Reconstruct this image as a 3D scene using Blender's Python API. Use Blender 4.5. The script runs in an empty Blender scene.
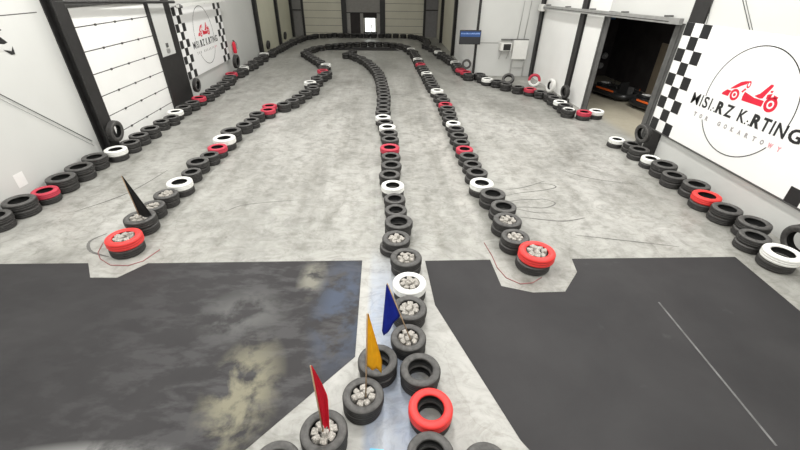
import bpy, bmesh, math, random
from mathutils import Vector, Matrix
random.seed(11)
sc = bpy.context.scene
COL = sc.collection
PI = math.pi

# ------------------------------------------------------------------ materials
def new_mat(name):
    m = bpy.data.materials.new(name); m.use_nodes = True
    nt = m.node_tree; b = nt.nodes['Principled BSDF']
    return m, nt, b

def ramp(nt, src, stops):
    r = nt.nodes.new('ShaderNodeValToRGB')
    while len(r.color_ramp.elements) < len(stops): r.color_ramp.elements.new(.5)
    for e, (p, c) in zip(r.color_ramp.elements, stops):
        e.position = p; e.color = (*c, 1) if len(c) == 3 else c
    nt.links.new(src, r.inputs[0]); return r

def noise(nt, vec, scale, detail=4, rough=.55, dist=0):
    n = nt.nodes.new('ShaderNodeTexNoise')
    n.inputs['Scale'].default_value = scale; n.inputs['Detail'].default_value = detail
    n.inputs['Roughness'].default_value = rough; n.inputs['Distortion'].default_value = dist
    if vec is not None: nt.links.new(vec, n.inputs['Vector'])
    return n

def mix(nt, fac, a, b, mode='MIX'):
    m = nt.nodes.new('ShaderNodeMix'); m.data_type = 'RGBA'; m.blend_type = mode
    for s, v in ((m.inputs[0], fac), (m.inputs[6], a), (m.inputs[7], b)):
        if hasattr(v, 'links'): nt.links.new(v, s)
        elif isinstance(v, tuple): s.default_value = (*v, 1)
        else: s.default_value = v
    return m.outputs[2]

def geo(nt):
    return nt.nodes.new('ShaderNodeNewGeometry').outputs['Position']

def mapping(nt, vec, scale=(1, 1, 1), rot=(0, 0, 0)):
    m = nt.nodes.new('ShaderNodeMapping'); nt.links.new(vec, m.inputs[0])
    m.inputs['Scale'].default_value = scale; m.inputs['Rotation'].default_value = rot
    return m.outputs[0]

def plain(name, col, rough=.6, metal=0, var=.12, scale=6, spec=.5, bump=0):
    m, nt, b = new_mat(name)
    tc = nt.nodes.new('ShaderNodeTexCoord').outputs['Object']
    n = noise(nt, tc, scale)
    lo = tuple(c*(1-var) for c in col); hi = tuple(min(1, c*(1+var)) for c in col)
    r = ramp(nt, n.outputs['Fac'], [(.3, lo), (.7, hi)])
    nt.links.new(r.outputs[0], b.inputs['Base Color'])
    b.inputs['Roughness'].default_value = rough; b.inputs['Metallic'].default_value = metal
    b.inputs['Specular IOR Level'].default_value = spec
    if bump:
        bp = nt.nodes.new('ShaderNodeBump'); bp.inputs['Strength'].default_value = bump
        bp.inputs['Distance'].default_value = .01
        nt.links.new(n.outputs['Fac'], bp.inputs['Height']); nt.links.new(bp.outputs[0], b.inputs['Normal'])
    return m

def emit(name, col, strength):
    m, nt, b = new_mat(name)
    b.inputs['Base Color'].default_value = (*col, 1)
    b.inputs['Emission Color'].default_value = (*col, 1); b.inputs['Emission Strength'].default_value = strength
    return m

M = {}
M['rubber'] = plain('tyre_tread_rubber', (.024, .0225, .0215), .6, var=.35, scale=9, bump=.15)
M['sidewall'] = plain('tyre_sidewall_rubber', (.072, .0695, .067), .55, var=.4, scale=7, bump=.1)
M['inner'] = plain('tyre_inside', (.018, .018, .018), .8, var=.2)
def paint_mat(name, col, wear):
    m, nt, b = new_mat(name)
    oi = nt.nodes.new('ShaderNodeObjectInfo')
    tc = nt.nodes.new('ShaderNodeTexCoord').outputs['Object']
    add = nt.nodes.new('ShaderNodeVectorMath'); add.operation = 'ADD'
    nt.links.new(tc, add.inputs[0]); nt.links.new(oi.outputs['Location'], add.inputs[1])
    n = noise(nt, add.outputs[0], 7, 6, .65)
    f = ramp(nt, n.outputs['Fac'], [(.60, (0, 0, 0)), (.72, (wear, wear, wear))])
    c = mix(nt, f.outputs[0], col, (.06, .055, .05))
    nt.links.new(c, b.inputs['Base Color']); b.inputs['Roughness'].default_value = .5
    return m
M['white_paint'] = paint_mat('white_tyre_paint', (.8, .8, .77), .45)
M['red_paint'] = paint_mat('red_tyre_paint', (.72, .035, .032), .4)
M['dull_red_paint'] = paint_mat('dull_red_tyre_paint', (.48, .03, .06), .55)
M['black_metal'] = plain('black_painted_steel', (.022, .021, .021), .5, var=.2)
M['grey_metal'] = plain('grey_painted_steel', (.13, .13, .127), .45, .3, var=.15)
M['galv'] = plain('galvanised_steel', (.42, .42, .41), .45, .5, var=.12)
M['white_metal'] = plain('white_painted_steel', (.78, .78, .75), .45, var=.04)
M['wall'] = plain('wall_panel_grey_white', (.63, .635, .615), .55, var=.03, scale=.6)
M['wall_back'] = plain('wall_panel_beige', (.58, .56, .46), .6, var=.06, scale=.6)
M['door_white'] = plain('white_sectional_door_panel', (.90, .90, .88), .45, var=.03, scale=.8)
M['door_beige'] = plain('beige_sectional_door_panel', (.62, .60, .50), .55, var=.06, scale=.7)
M['seam'] = plain('dark_seam', (.06, .058, .055), .7, var=.1)
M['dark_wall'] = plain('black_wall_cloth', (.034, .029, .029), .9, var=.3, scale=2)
M['ceiling'] = plain('ceiling_sheet', (.6, .6, .58), .7, var=.05, scale=.5)
M['banner'] = plain('white_banner_vinyl', (.93, .93, .925), .4, var=.01, scale=1)
M['black_print'] = plain('black_print', (.016, .016, .017), .45, var=.1)
M['grey_print'] = plain('grey_print', (.35, .33, .33), .5, var=.05)
M['red_print'] = plain('red_print', (.72, .015, .045), .45, var=.04)
M['pink_print'] = plain('light_red_print', (.75, .33, .36), .45, var=.04)
M['plastic_black'] = plain('black_plastic', (.02, .02, .02), .35, var=.1)
M['orange'] = plain('orange_plastic', (.75, .13, .02), .4, var=.05)
M['stone'] = plain('grey_granite', (.36, .34, .31), .85, var=.5, scale=5, bump=.4)
M['wood'] = plain('wooden_pole', (.36, .25, .15), .7, var=.2, scale=12)
M['paper'] = plain('white_paper', (.85, .85, .83), .6, var=.02)
M['cable_red'] = plain('dull_red_cable', (.30, .11, .11), .6, var=.1)
M['cable_black'] = plain('black_cable', (.03, .03, .03), .6, var=.1)
M['skid'] = plain('tyre_mark_rubber', (.135, .131, .125), .75, var=.25, scale=3)
M['blue_paint'] = plain('light_blue_floor_paint', (.12, .50, .78), .5, var=.1)
M['blue_sign'] = plain('blue_sign', (.05, .16, .36), .5, var=.05)
M['brass'] = plain('beige_door', (.30, .25, .18), .6, var=.06)
M['yellow_cloth'] = plain('yellow_cloth', (.80, .47, .012), .8, var=.1, scale=9)
M['red_cloth'] = plain('red_cloth', (.60, .008, .035), .8, var=.1, scale=9)
M['blue_cloth'] = plain('blue_cloth', (.012, .035, .36), .75, var=.15, scale=9)
M['black_cloth'] = plain('black_cloth', (.017, .017, .017), .8, var=.15, scale=9)
M['grey_wheel'] = plain('grey_wheel_rim', (.34, .34, .34), .5, .1, var=.1)
M['lamp'] = emit('lamp_tube_glow', (1, .98, .94), 6)
M['daylight'] = emit('daylight_pane', (.95, 1, .95), 2.2)
M['screen_blue'] = emit('screen_blue', (.02, .06, .19), .35)
M['screen_dark'] = emit('screen_dark', (.022, .023, .026), .1)
M['screen_text'] = emit('screen_text', (.25, .36, .62), .35)

# concrete floor
m, nt, b = new_mat('polished_concrete'); M['floor'] = m
P = geo(nt)
big = noise(nt, mapping(nt, P, (1, .55, 1)), .45, 5, .6, .6)
fine = noise(nt, mapping(nt, P, (1, .8, 1)), 3.2, 8, .68, .4)
streak = noise(nt, mapping(nt, P, (2.6, .22, 1)), 1.2, 6, .6, .8)
c1 = ramp(nt, big.outputs['Fac'], [(.30, (.225, .223, .206)), (.5, (.325, .323, .302)), (.72, (.41, .406, .386))])
c2 = ramp(nt, fine.outputs['Fac'], [(.28, (.62, .62, .60)), (.5, (1, 1, 1)), (.75, (1.2, 1.2, 1.2))])
c3 = ramp(nt, streak.outputs['Fac'], [(.30, (.88, .875, .86)), (.55, (1, 1, 1)), (.8, (1.04, 1.04, 1.04))])
c = mix(nt, 1.0, c1.outputs[0], c2.outputs[0], 'MULTIPLY')
c = mix(nt, 1.0, c, c3.outputs[0], 'MULTIPLY')
# pale painted strip between the mats with a bluish tone, and a worn pale band beside the right barrier
sep = nt.nodes.new('ShaderNodeSeparateXYZ'); nt.links.new(P, sep.inputs[0])
def mr(src, a, b_, c_, d_):
    n = nt.nodes.new('ShaderNodeMapRange'); nt.links.new(src, n.inputs[0])
    for i, v in enumerate((a, b_, c_, d_)): n.inputs[1+i].default_value = v
    return n.outputs[0]
def mul(a, b_):
    n = nt.nodes.new('ShaderNodeMath'); n.operation = 'MULTIPLY'
    nt.links.new(a, n.inputs[0]); nt.links.new(b_, n.inputs[1]); return n.outputs[0]
strip = mul(mul(mr(sep.outputs[0], -.28, -.2, 0, 1), mr(sep.outputs[0], .25, .5, 1, 0)), mr(sep.outputs[1], 4.2, 5.6, .75, 0))
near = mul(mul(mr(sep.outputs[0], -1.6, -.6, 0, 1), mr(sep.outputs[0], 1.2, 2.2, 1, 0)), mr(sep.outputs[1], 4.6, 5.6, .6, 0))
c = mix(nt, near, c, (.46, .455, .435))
c = mix(nt, mul(strip, mr(fine.outputs['Fac'], .3, .6, .5, 1)), c, (.255, .315, .435))
edge = mul(mul(mr(sep.outputs[0], 1.45, 1.62, 0, 1), mr(sep.outputs[0], 1.80, 1.98, 1, 0)), mr(sep.outputs[1], 5.5, 7, 0, .5))
edge2 = mul(edge, mr(fine.outputs['Fac'], .35, .6, .2, 1))
c = mix(nt, edge2, c, (.52, .505, .48))
scr = noise(nt, mapping(nt, P, (1, 1.6, 1), (0, 0, .5)), 2.2, 10, .75, 2.2)
c = mix(nt, 1.0, c, ramp(nt, scr.outputs['Fac'], [(.40, (.84, .835, .82)), (.5, (1, 1, 1)), (.64, (1.10, 1.10, 1.10))]).outputs[0], 'MULTIPLY')
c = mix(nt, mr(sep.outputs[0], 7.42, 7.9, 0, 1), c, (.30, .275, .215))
# cracks
vor = nt.nodes.new('ShaderNodeTexVoronoi'); vor.feature = 'DISTANCE_TO_EDGE'
wv = noise(nt, P, 1.3, 4, .6)
vadd = nt.nodes.new('ShaderNodeVectorMath'); vadd.operation = 'ADD'
nt.links.new(P, vadd.inputs[0]); nt.links.new(wv.outputs['Color'], vadd.inputs[1])
nt.links.new(vadd.outputs[0], vor.inputs['Vector']); vor.inputs['Scale'].default_value = .55
cr = ramp(nt, vor.outputs['Distance'], [(.0, (.82, .81, .79)), (.012, (1, 1, 1))])
c = mix(nt, .7, c, mix(nt, 1.0, c, cr.outputs[0], 'MULTIPLY'))
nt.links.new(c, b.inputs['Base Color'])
rr = ramp(nt, fine.outputs['Fac'], [(.3, (.32, .32, .32)), (.7, (.55, .55, .55))])
nt.links.new(rr.outputs[0], b.inputs['Roughness'])
b.inputs['Specular IOR Level'].default_value = .35

def mat_rubber(name, dusty):
    m, nt, b = new_mat(name); P = geo(nt)
    n1 = noise(nt, P, .9, 5, .58, .3); n2 = noise(nt, mapping(nt, P, (1, 1, 1)), 1.9, 6, .6, .25)
    base = ramp(nt, n1.outputs['Fac'], [(.3, (.020, .019, .0205)), (.7, (.033, .0315, .033))]).outputs[0]
    if dusty:
        n3 = noise(nt, mapping(nt, P, (1.1, 2.6, 1), (0, 0, .6)), 1.6, 7, .62, .2)
        f = ramp(nt, n3.outputs['Fac'], [(.47, (0, 0, 0)), (.58, (.5, .5, .5))])
        sep = nt.nodes.new('ShaderNodeSeparateXYZ'); nt.links.new(P, sep.inputs[0])
        q0 = nt.nodes.new('ShaderNodeMapRange'); nt.links.new(sep.outputs[0], q0.inputs[0])
        q0.inputs[1].default_value = -4.2; q0.inputs[2].default_value = -1.8; q0.inputs[3].default_value = .12; q0.inputs[4].default_value = 1
        k0 = nt.nodes.new('ShaderNodeMath'); k0.operation = 'MULTIPLY'; nt.links.new(f.outputs[0], k0.inputs[0]); nt.links.new(q0.outputs[0], k0.inputs[1])
        base = mix(nt, k0.outputs[0], base, (.085, .083, .086))
        def blob(x, y, rx, ry):
            sub = nt.nodes.new('ShaderNodeVectorMath'); sub.operation = 'SUBTRACT'
            nt.links.new(P, sub.inputs[0]); sub.inputs[1].default_value = (x, y, 0)
            sc_ = nt.nodes.new('ShaderNodeVectorMath'); sc_.operation = 'MULTIPLY'
            nt.links.new(sub.outputs[0], sc_.inputs[0]); sc_.inputs[1].default_value = (1/rx, 1/ry, 0)
            ln = nt.nodes.new('ShaderNodeVectorMath'); ln.operation = 'LENGTH'; nt.links.new(sc_.outputs[0], ln.inputs[0])
            q = nt.nodes.new('ShaderNodeMapRange'); nt.links.new(ln.outputs[1], q.inputs[0])
            q.inputs[1].default_value = 1; q.inputs[2].default_value = .35; q.inputs[3].default_value = 0; q.inputs[4].default_value = 1
            k = nt.nodes.new('ShaderNodeMath'); k.operation = 'MULTIPLY'
            nt.links.new(q.outputs[0], k.inputs[0])
            nf = ramp(nt, n2.outputs['Fac'], [(.42, (0, 0, 0)), (.55, (1, 1, 1))])
            nt.links.new(nf.outputs[0], k.inputs[1]); return k.outputs[0]
        for x, y, rx, ry, colr in ((-1.15, 4.75, .26, .55, (.19, .185, .155)), (-1.65, 2.75, .5, .95, (.20, .188, .135)),
                                   (-2.9, 2.05, 1.1, .22, (.24, .24, .235)), (-.62, 4.1, .5, 1.4, (.055, .070, .105)),
                                   (-2.0, 4.0, .7, .6, (.095, .095, .094))):
            base = mix(nt, blob(x, y, rx, ry), base, colr)
    else:
        f = ramp(nt, n2.outputs['Fac'], [(.66, (0, 0, 0)), (.78, (.12, .12, .12))])
        base = mix(nt, f.outputs[0], base, (.2, .2, .2))
    nt.links.new(base, b.inputs['Base Color']); b.inputs['Roughness'].default_value = .55
    b.inputs['Specular IOR Level'].default_value = .28
    return m
M['mat_dusty'] = mat_rubber('dusty_black_floor_sheet', True)
M['mat_clean'] = mat_rubber('black_floor_sheet', False)

# ------------------------------------------------------------------ mesh helpers
def obj(name, bm, mat, parent=None, smooth=False, loc=None):
    me = bpy.data.meshes.new(name)
    bmesh.ops.recalc_face_normals(bm, faces=bm.faces[:])
    bm.to_mesh(me); bm.free()
    for m_ in (mat if isinstance(mat, (list, tuple)) else [mat]): me.materials.append(m_)
    if smooth: me.polygons.foreach_set('use_smooth', [True]*len(me.polygons))
    o = bpy.data.objects.new(name, me); COL.objects.link(o)
    if parent: o.parent = parent
    if loc: o.location = loc
    return o

def tag(o, label, cat, group=None, kind=None):
    if label: o['label'] = label
    if cat: o['category'] = cat
    if group: o['group'] = group
    if kind: o['kind'] = kind
    return o

def empty(name, loc, label, cat, group=None, rz=0, kind=None):
    o = bpy.data.objects.new(name, None); COL.objects.link(o); o.location = loc; o.rotation_euler = (0, 0, rz)
    o.empty_display_size = .2
    return tag(o, label, cat, group, kind)

def box(bm, x0, x1, y0, y1, z0, z1, mi=0):
    vs = [bm.verts.new((x, y, z)) for x in (x0, x1) for y in (y0, y1) for z in (z0, z1)]
    for f in ((0, 1, 3, 2), (4, 6, 7, 5), (0, 4, 5, 1), (2, 3, 7, 6), (0, 2, 6, 4), (1, 5, 7, 3)):
        bm.faces.new([vs[i] for i in f]).material_index = mi
def bx(*a):
    bm = bmesh.new(); box(bm, *a); return bm
def bevel(bm, w, seg=2):
    bmesh.ops.bevel(bm, geom=bm.edges[:], offset=w, segments=seg, affect='EDGES', profile=.6); return bm

def tube(bm, pts, r, n=8, mi=0):
    pts = [Vector(p) for p in pts]; rings = []
    for i, p in enumerate(pts):
        d = (pts[min(i+1, len(pts)-1)] - pts[max(i-1, 0)]).normalized()
        a = d.cross(Vector((0, 0, 1)))
        if a.length < 1e-3: a = d.cross(Vector((1, 0, 0)))
        a.normalize(); b_ = d.cross(a)
        rr = r[i] if isinstance(r, (list, tuple)) else r
        rings.append([bm.verts.new(p + (a*math.cos(2*PI*k/n) + b_*math.sin(2*PI*k/n))*rr) for k in range(n)])
    for A, B in zip(rings, rings[1:]):
        for k in range(n): bm.faces.new((A[k], A[(k+1) % n], B[(k+1) % n], B[k])).material_index = mi
    bm.faces.new(rings[0]).material_index = mi; bm.faces.new(rings[-1][::-1]).material_index = mi
    return bm

def lathe(bm, prof, n=32, closed=False, mi=None, M4=None):
    rings = []
    for r, z in prof:
        rings.append([bm.verts.new((r*math.cos(2*PI*k/n), r*math.sin(2*PI*k/n), z)) for k in range(n)])
    N = len(rings)
    for i in range(N if closed else N-1):
        A, B = rings[i], rings[(i+1) % N]
        for k in range(n):
            f = bm.faces.new((A[k], A[(k+1) % n], B[(k+1) % n], B[k]))
            if mi: f.material_index = mi[i]
            f.smooth = True
    if M4 is not None: bmesh.ops.transform(bm, matrix=M4, verts=[v for R in rings for v in R])
    return bm

def prism(bm, pts, h, mi=0, z0=0):
    a = [bm.verts.new((x, y, z0)) for x, y in pts]; b_ = [bm.verts.new((x, y, z0+h)) for x, y in pts]
    n = len(pts)
    bm.faces.new(a[::-1]).material_index = mi; bm.faces.new(b_).material_index = mi
    for i in range(n): bm.faces.new((a[i], a[(i+1) % n], b_[(i+1) % n], b_[i])).material_index = mi
    return bm

def struct(name, bm, mat, parent=None, label=None):
    o = obj(name, bm, mat, parent)
    if parent is None: o['kind'] = 'structure'
    if label: o['label'] = label
    return o

# ------------------------------------------------------------------ tyre stacks: x, y, diameter, colour (+ s = stones inside)
ROWS = {
 'LW': [(-7.14,6.33,0.49,'k'), (-7.11,6.86,0.55,'k'), (-7.00,7.36,0.47,'r'), (-7.02,7.89,0.56,'k'), (-7.01,8.46,0.56,'k'), (-7.04,9.07,0.54,'k'), (-6.84,9.59,0.52,'w'), (-6.80,10.16,0.48,'k'), (-6.85,10.70,0.50,'k'), (-6.82,11.27,0.51,'k'), (-6.86,12.00,0.46,'k'), (-6.76,12.46,0.46,'k'), (-6.88,13.01,0.49,'w'), (-6.84,13.53,0.50,'k'), (-6.79,14.12,0.50,'k'), (-6.80,14.74,0.51,'r'), (-6.73,15.32,0.51,'k'), (-6.76,15.94,0.52,'k'), (-6.78,16.53,0.52,'k'), (-6.76,17.17,0.52,'k'), (-6.80,17.94,0.53,'k'), (-6.91,18.49,0.53,'k'), (-7.02,19.03,0.54,'r'), (-6.86,19.56,0.53,'k'), (-6.84,20.10,0.52,'k'), (-6.96,20.62,0.53,'w'), (-6.86,21.15,0.52,'k'), (-6.79,21.68,0.53,'k'), (-6.94,22.19,0.52,'k'), (-6.80,22.71,0.53,'k'), (-6.92,23.23,0.52,'k'), (-6.81,23.76,0.53,'k'), (-6.90,24.29,0.52,'k'), (-7.02,24.81,0.54,'w'), (-6.71,25.26,0.53,'k'), (-6.79,25.79,0.52,'k'), (-6.79,26.32,0.53,'k'), (-6.72,26.85,0.52,'k'), (-6.67,27.37,0.53,'k')],
 'LB': [(-4.40,5.55,0.56,'rs'), (-4.48,6.21,0.54,'ks'), (-4.52,6.72,0.45,'ks'), (-4.48,7.19,0.47,'ks'), (-4.42,7.69,0.52,'w'), (-4.44,8.32,0.43,'k'), (-4.49,8.83,0.51,'k'), (-4.40,9.32,0.45,'k'), (-4.37,9.79,0.49,'r'), (-4.37,10.34,0.59,'w'), (-4.40,10.98,0.57,'k'), (-4.25,11.71,0.48,'k'), (-4.17,12.18,0.47,'k'), (-4.17,12.80,0.49,'k'), (-3.92,13.24,0.50,'r'), (-3.99,13.74,0.50,'r'), (-3.55,14.00,0.50,'k'), (-3.35,14.47,0.50,'k'), (-3.23,15.06,0.51,'k'), (-3.10,15.76,0.51,'k'), (-2.89,16.37,0.52,'k'), (-2.94,16.90,0.53,'k'), (-3.17,17.38,0.53,'w'), (-2.93,17.86,0.53,'k'), (-3.02,18.38,0.53,'k'), (-2.83,18.88,0.53,'k'), (-2.71,19.41,0.54,'k'), (-2.96,19.90,0.54,'r'), (-2.98,20.43,0.53,'k'), (-3.05,20.96,0.53,'k'), (-3.00,21.50,0.54,'w'), (-3.29,21.95,0.52,'k'), (-3.43,22.47,0.53,'k'), (-3.67,22.95,0.53,'k'), (-3.88,23.45,0.54,'k'), (-4.10,23.94,0.53,'k'), (-4.34,24.42,0.54,'k'), (-4.49,24.94,0.53,'k'), (-4.75,25.41,0.54,'k'), (-4.68,25.95,0.53,'k'), (-4.74,26.48,0.54,'k'), (-4.57,26.99,0.53,'k'), (-4.47,27.52,0.54,'k'), (-4.13,28.00,0.54,'k'), (-3.71,28.65,0.54,'k')],
 'CR': [(0.41,1.90,0.46,'k'), (0.46,2.37,0.47,'r'), (0.39,2.84,0.47,'k'), (0.28,3.32,0.45,'ks'), (0.32,3.82,0.48,'ks'), (0.35,4.32,0.50,'ws'), (0.33,4.93,0.51,'ks'), (0.19,5.49,0.49,'ks'), (0.25,6.01,0.52,'k'), (0.21,6.51,0.44,'k'), (0.20,6.96,0.45,'k'), (0.17,7.51,0.50,'w'), (0.11,8.08,0.49,'k'), (0.16,8.61,0.50,'k'), (0.16,9.17,0.49,'k'), (0.14,9.73,0.52,'r'), (0.16,10.41,0.50,'k'), (0.13,10.92,0.52,'k'), (0.09,11.45,0.51,'w'), (0.03,11.96,0.50,'k'), (-0.04,12.46,0.50,'w'), (-0.04,12.99,0.53,'k'), (-0.04,13.59,0.50,'k'), (-0.02,14.10,0.50,'k'), (-0.02,14.62,0.53,'k'), (0.00,15.15,0.51,'k'), (-0.03,15.67,0.53,'k'), (-0.03,16.20,0.52,'k'), (-0.07,16.73,0.53,'k'), (-0.09,17.26,0.52,'k'), (-0.12,17.80,0.53,'k'), (-0.15,18.38,0.53,'k'), (-0.21,18.96,0.53,'k'), (-0.26,19.54,0.54,'k'), (-0.35,20.09,0.53,'k'), (-0.45,20.63,0.54,'k'), (-0.56,21.17,0.53,'k'), (-0.67,21.70,0.54,'k'), (-0.82,22.22,0.53,'k'), (-0.92,22.75,0.54,'k'), (-1.15,23.23,0.53,'k'), (-1.28,23.76,0.54,'k'), (-1.58,24.21,0.53,'k'), (-1.79,24.70,0.54,'k'), (-2.22,25.03,0.54,'k'), (-2.06,25.55,0.53,'k'), (-1.92,26.07,0.54,'k')],
 'CB': [(0.92,1.78,0.46,'k')],
 'CL': [(-1.02,1.85,0.46,'k'), (-0.62,2.15,0.47,'ks'), (-0.25,2.54,0.45,'ks'), (-0.10,2.98,0.47,'k')],
 'RB': [(2.47,5.00,0.59,'rs'), (2.27,5.51,0.49,'ks'), (2.27,6.03,0.53,'ks'), (2.34,6.56,0.51,'k'), (2.25,7.08,0.53,'k'), (2.13,7.59,0.52,'w'), (2.15,8.19,0.50,'k'), (2.15,8.71,0.45,'k'), (2.15,9.19,0.49,'k'), (2.13,9.70,0.46,'r'), (2.14,10.22,0.46,'k'), (2.15,10.71,0.51,'k'), (2.17,11.35,0.49,'k'), (2.17,11.91,0.46,'w'), (2.15,12.40,0.48,'k'), (2.20,12.99,0.49,'k'), (2.21,13.51,0.53,'k'), (2.21,14.03,0.50,'r'), (2.22,14.67,0.51,'k'), (2.19,15.31,0.51,'k'), (2.15,16.07,0.52,'w'), (2.10,16.80,0.52,'k'), (2.07,17.33,0.53,'k'), (2.07,17.86,0.53,'k'), (2.05,18.40,0.53,'k'), (2.05,18.94,0.53,'k'), (2.05,19.48,0.54,'w'), (2.01,20.01,0.53,'k'), (1.99,20.55,0.54,'k'), (1.97,21.16,0.53,'k'), (1.94,21.81,0.54,'r'), (1.93,22.35,0.53,'k'), (1.93,22.88,0.53,'k'), (1.92,23.42,0.54,'w'), (1.91,24.04,0.53,'k'), (1.90,24.58,0.54,'k'), (1.88,25.12,0.53,'k'), (1.85,25.65,0.53,'k'), (1.89,26.19,0.54,'k'), (1.73,26.70,0.53,'k'), (1.77,27.24,0.54,'w'), (1.56,27.74,0.53,'k'), (1.54,28.28,0.54,'k'), (1.27,28.74,0.53,'k'), (1.09,29.25,0.54,'k'), (0.67,29.65,0.54,'k')],
 'RW': [(6.58,4.92,0.55,'w'), (6.56,5.45,0.49,'k'), (6.89,5.86,0.54,'k'), (6.77,6.39,0.53,'k'), (6.75,6.93,0.54,'r'), (6.90,7.46,0.54,'k'), (6.74,7.98,0.51,'k'), (6.84,8.52,0.57,'k'), (6.84,9.06,0.45,'w'), (6.84,9.61,0.51,'k'), (6.93,10.09,0.45,'k'), (6.70,10.49,0.43,'w')],
 'RX': [(7.40,13.24,0.50,'w'), (6.90,13.11,0.50,'r'), (6.47,13.39,0.50,'W'), (6.55,13.90,0.53,'k'), (6.58,14.43,0.50,'w'), (6.57,14.95,0.53,'k'), (6.59,15.48,0.51,'k'), (6.36,15.95,0.51,'k'), (6.08,16.39,0.52,'r'), (5.68,16.74,0.52,'k'), (5.30,17.23,0.52,'k'), (5.05,17.83,0.53,'k'), (4.70,18.24,0.53,'w'), (4.58,18.76,0.53,'k'), (4.58,19.30,0.54,'k'), (4.04,19.25,0.54,'k'), (4.00,19.86,0.54,'r'), (3.86,20.43,0.54,'r'), (3.86,20.96,0.53,'k'), (3.87,21.50,0.54,'k'), (3.89,22.04,0.53,'k'), (3.92,22.58,0.54,'w'), (3.81,23.12,0.53,'k'), (3.74,23.66,0.52,'k'), (3.72,24.19,0.53,'k'), (3.64,24.72,0.52,'k'), (3.45,25.23,0.53,'k'), (3.57,25.75,0.52,'k'), (3.42,26.26,0.53,'w'), (3.38,26.80,0.53,'k'), (3.44,27.34,0.54,'k'), (3.21,27.82,0.53,'k'), (3.30,28.35,0.54,'k'), (3.04,28.82,0.53,'k'), (2.90,29.35,0.54,'k')],
 'FB': [(-3.31,29.00,0.53,'k'), (-2.90,29.35,0.53,'k'), (-2.40,29.60,0.53,'k'), (-1.91,29.85,0.53,'k'), (-1.38,29.94,0.53,'k'), (-0.87,30.07,0.53,'k'), (-0.34,30.00,0.53,'k'), (0.19,29.94,0.53,'k')],
 'BW': [(-6.67,27.90,0.52,'k'), (-6.62,28.43,0.52,'k'), (-6.63,28.96,0.52,'k'), (-6.55,29.48,0.52,'k'), (-6.54,30.01,0.52,'k'), (-6.43,30.53,0.52,'k'), (-6.56,31.04,0.52,'k'), (-6.31,31.51,0.52,'k'), (-6.28,32.05,0.53,'k'), (-6.15,32.56,0.53,'k'), (-6.18,33.10,0.53,'k'), (-5.81,33.48,0.53,'k'), (-5.54,33.94,0.53,'k'), (-5.43,34.46,0.53,'k'), (-4.90,34.57,0.53,'k'), (-4.41,34.78,0.53,'k'), (-4.01,35.14,0.53,'k'), (-3.51,34.97,0.53,'k'), (-2.97,35.03,0.53,'k'), (-2.44,35.04,0.53,'k'), (-1.91,35.05,0.53,'k'), (-1.37,35.05,0.53,'k'), (-0.80,35.05,0.53,'k'), (-0.20,35.05,0.53,'k'), (0.40,35.05,0.53,'k'), (1.00,35.05,0.53,'k'), (1.60,34.92,0.53,'k'), (2.20,34.80,0.53,'k'), (2.55,34.30,0.53,'k'), (2.90,33.80,0.53,'k'), (3.00,33.20,0.53,'k'), (3.10,32.60,0.53,'k'), (3.20,32.05,0.53,'k'), (3.18,31.52,0.53,'k'), (3.17,30.98,0.53,'k'), (3.15,30.45,0.53,'k'), (3.06,29.86,0.53,'k')],
}
TW = .29   # width of a tyre of diameter 1
PROF = [(.295, .243), (.325, .272), (.40, .29), (.452, .282), (.487, .258), (.5, .225), (.5, .19), (.491, .185), (.491, .175), (.5, .17),
        (.5, .12), (.491, .115), (.491, .105), (.5, .10), (.5, .065), (.487, .032), (.452, .008), (.40, 0), (.325, .018), (.295, .047),
        (.312, .055), (.39, .032), (.455, .06), (.472, .145), (.455, .23), (.39, .258), (.312, .235)]
def tyre_mesh(name, mats, kind, n=40):
    bm = bmesh.new(); mi = []
    for i in range(len(PROF)):
        if i >= 19: mi.append(1)
        elif kind == '' and (i < 4 or i > 14): mi.append(2)
        elif kind == 'band': mi.append(2 if i in (0, 1) else 3 if i < 4 or i > 14 else 0)
        elif kind == 'half': mi.append(2)
        else: mi.append(0)
    lathe(bm, PROF, n, True, mi)
    if kind == 'half':
        for f in bm.faces:
            if f.material_index == 2 and f.calc_center_median().x > .06: f.material_index = 0
    bmesh.ops.recalc_face_normals(bm, faces=bm.faces[:])
    me = bpy.data.meshes.new(name); bm.to_mesh(me); bm.free()
    for m_ in mats: me.materials.append(m_)
    return me
TM = {'k': tyre_mesh('black_tyre', [M['rubber'], M['inner'], M['sidewall']], ''),
      'w': tyre_mesh('white_tyre', [M['white_paint'], M['inner']], 'p'),
      'r': tyre_mesh('red_tyre', [M['red_paint'], M['inner']], 'p'),
      'd': tyre_mesh('dull_red_tyre', [M['dull_red_paint'], M['inner']], 'p'),
      'W': tyre_mesh('white_sided_tyre', [M['rubber'], M['inner'], M['white_paint'], M['sidewall']], 'band'),
      'H': tyre_mesh('two_tone_tyre', [M['white_paint'], M['inner'], M['dull_red_paint']], 'half')}
proto = bpy.data.objects.new('car_tyre', TM['k'])
CAM = Vector((0, 0, 4))
NUM = ['zero', 'one', 'two', 'three', 'four', 'five', 'six', 'seven', 'eight', 'nine', 'ten', 'eleven', 'twelve', 'thirteen', 'fourteen',
       'fifteen', 'sixteen', 'seventeen', 'eighteen', 'nineteen', 'twenty']
ONES = NUM[1:10]
for a in ('twenty', 'thirty', 'forty'): NUM += ([] if a == 'twenty' else [a]) + [f"{a}-{b}" for b in ONES]
ORD = ['', 'first', 'second', 'third', 'fourth', 'fifth', 'sixth', 'seventh', 'eighth', 'ninth', 'tenth', 'eleventh', 'twelfth', 'thirteenth']
RN = {'LW': 'left wall row', 'LB': 'left barrier', 'CR': 'middle barrier', 'CB': '', 'CL': '', 'RB': 'right barrier',
      'RW': 'right banner row', 'RX': 'row past the doorway', 'FB': 'the far bend', 'BW': 'the back wall row'}
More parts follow.
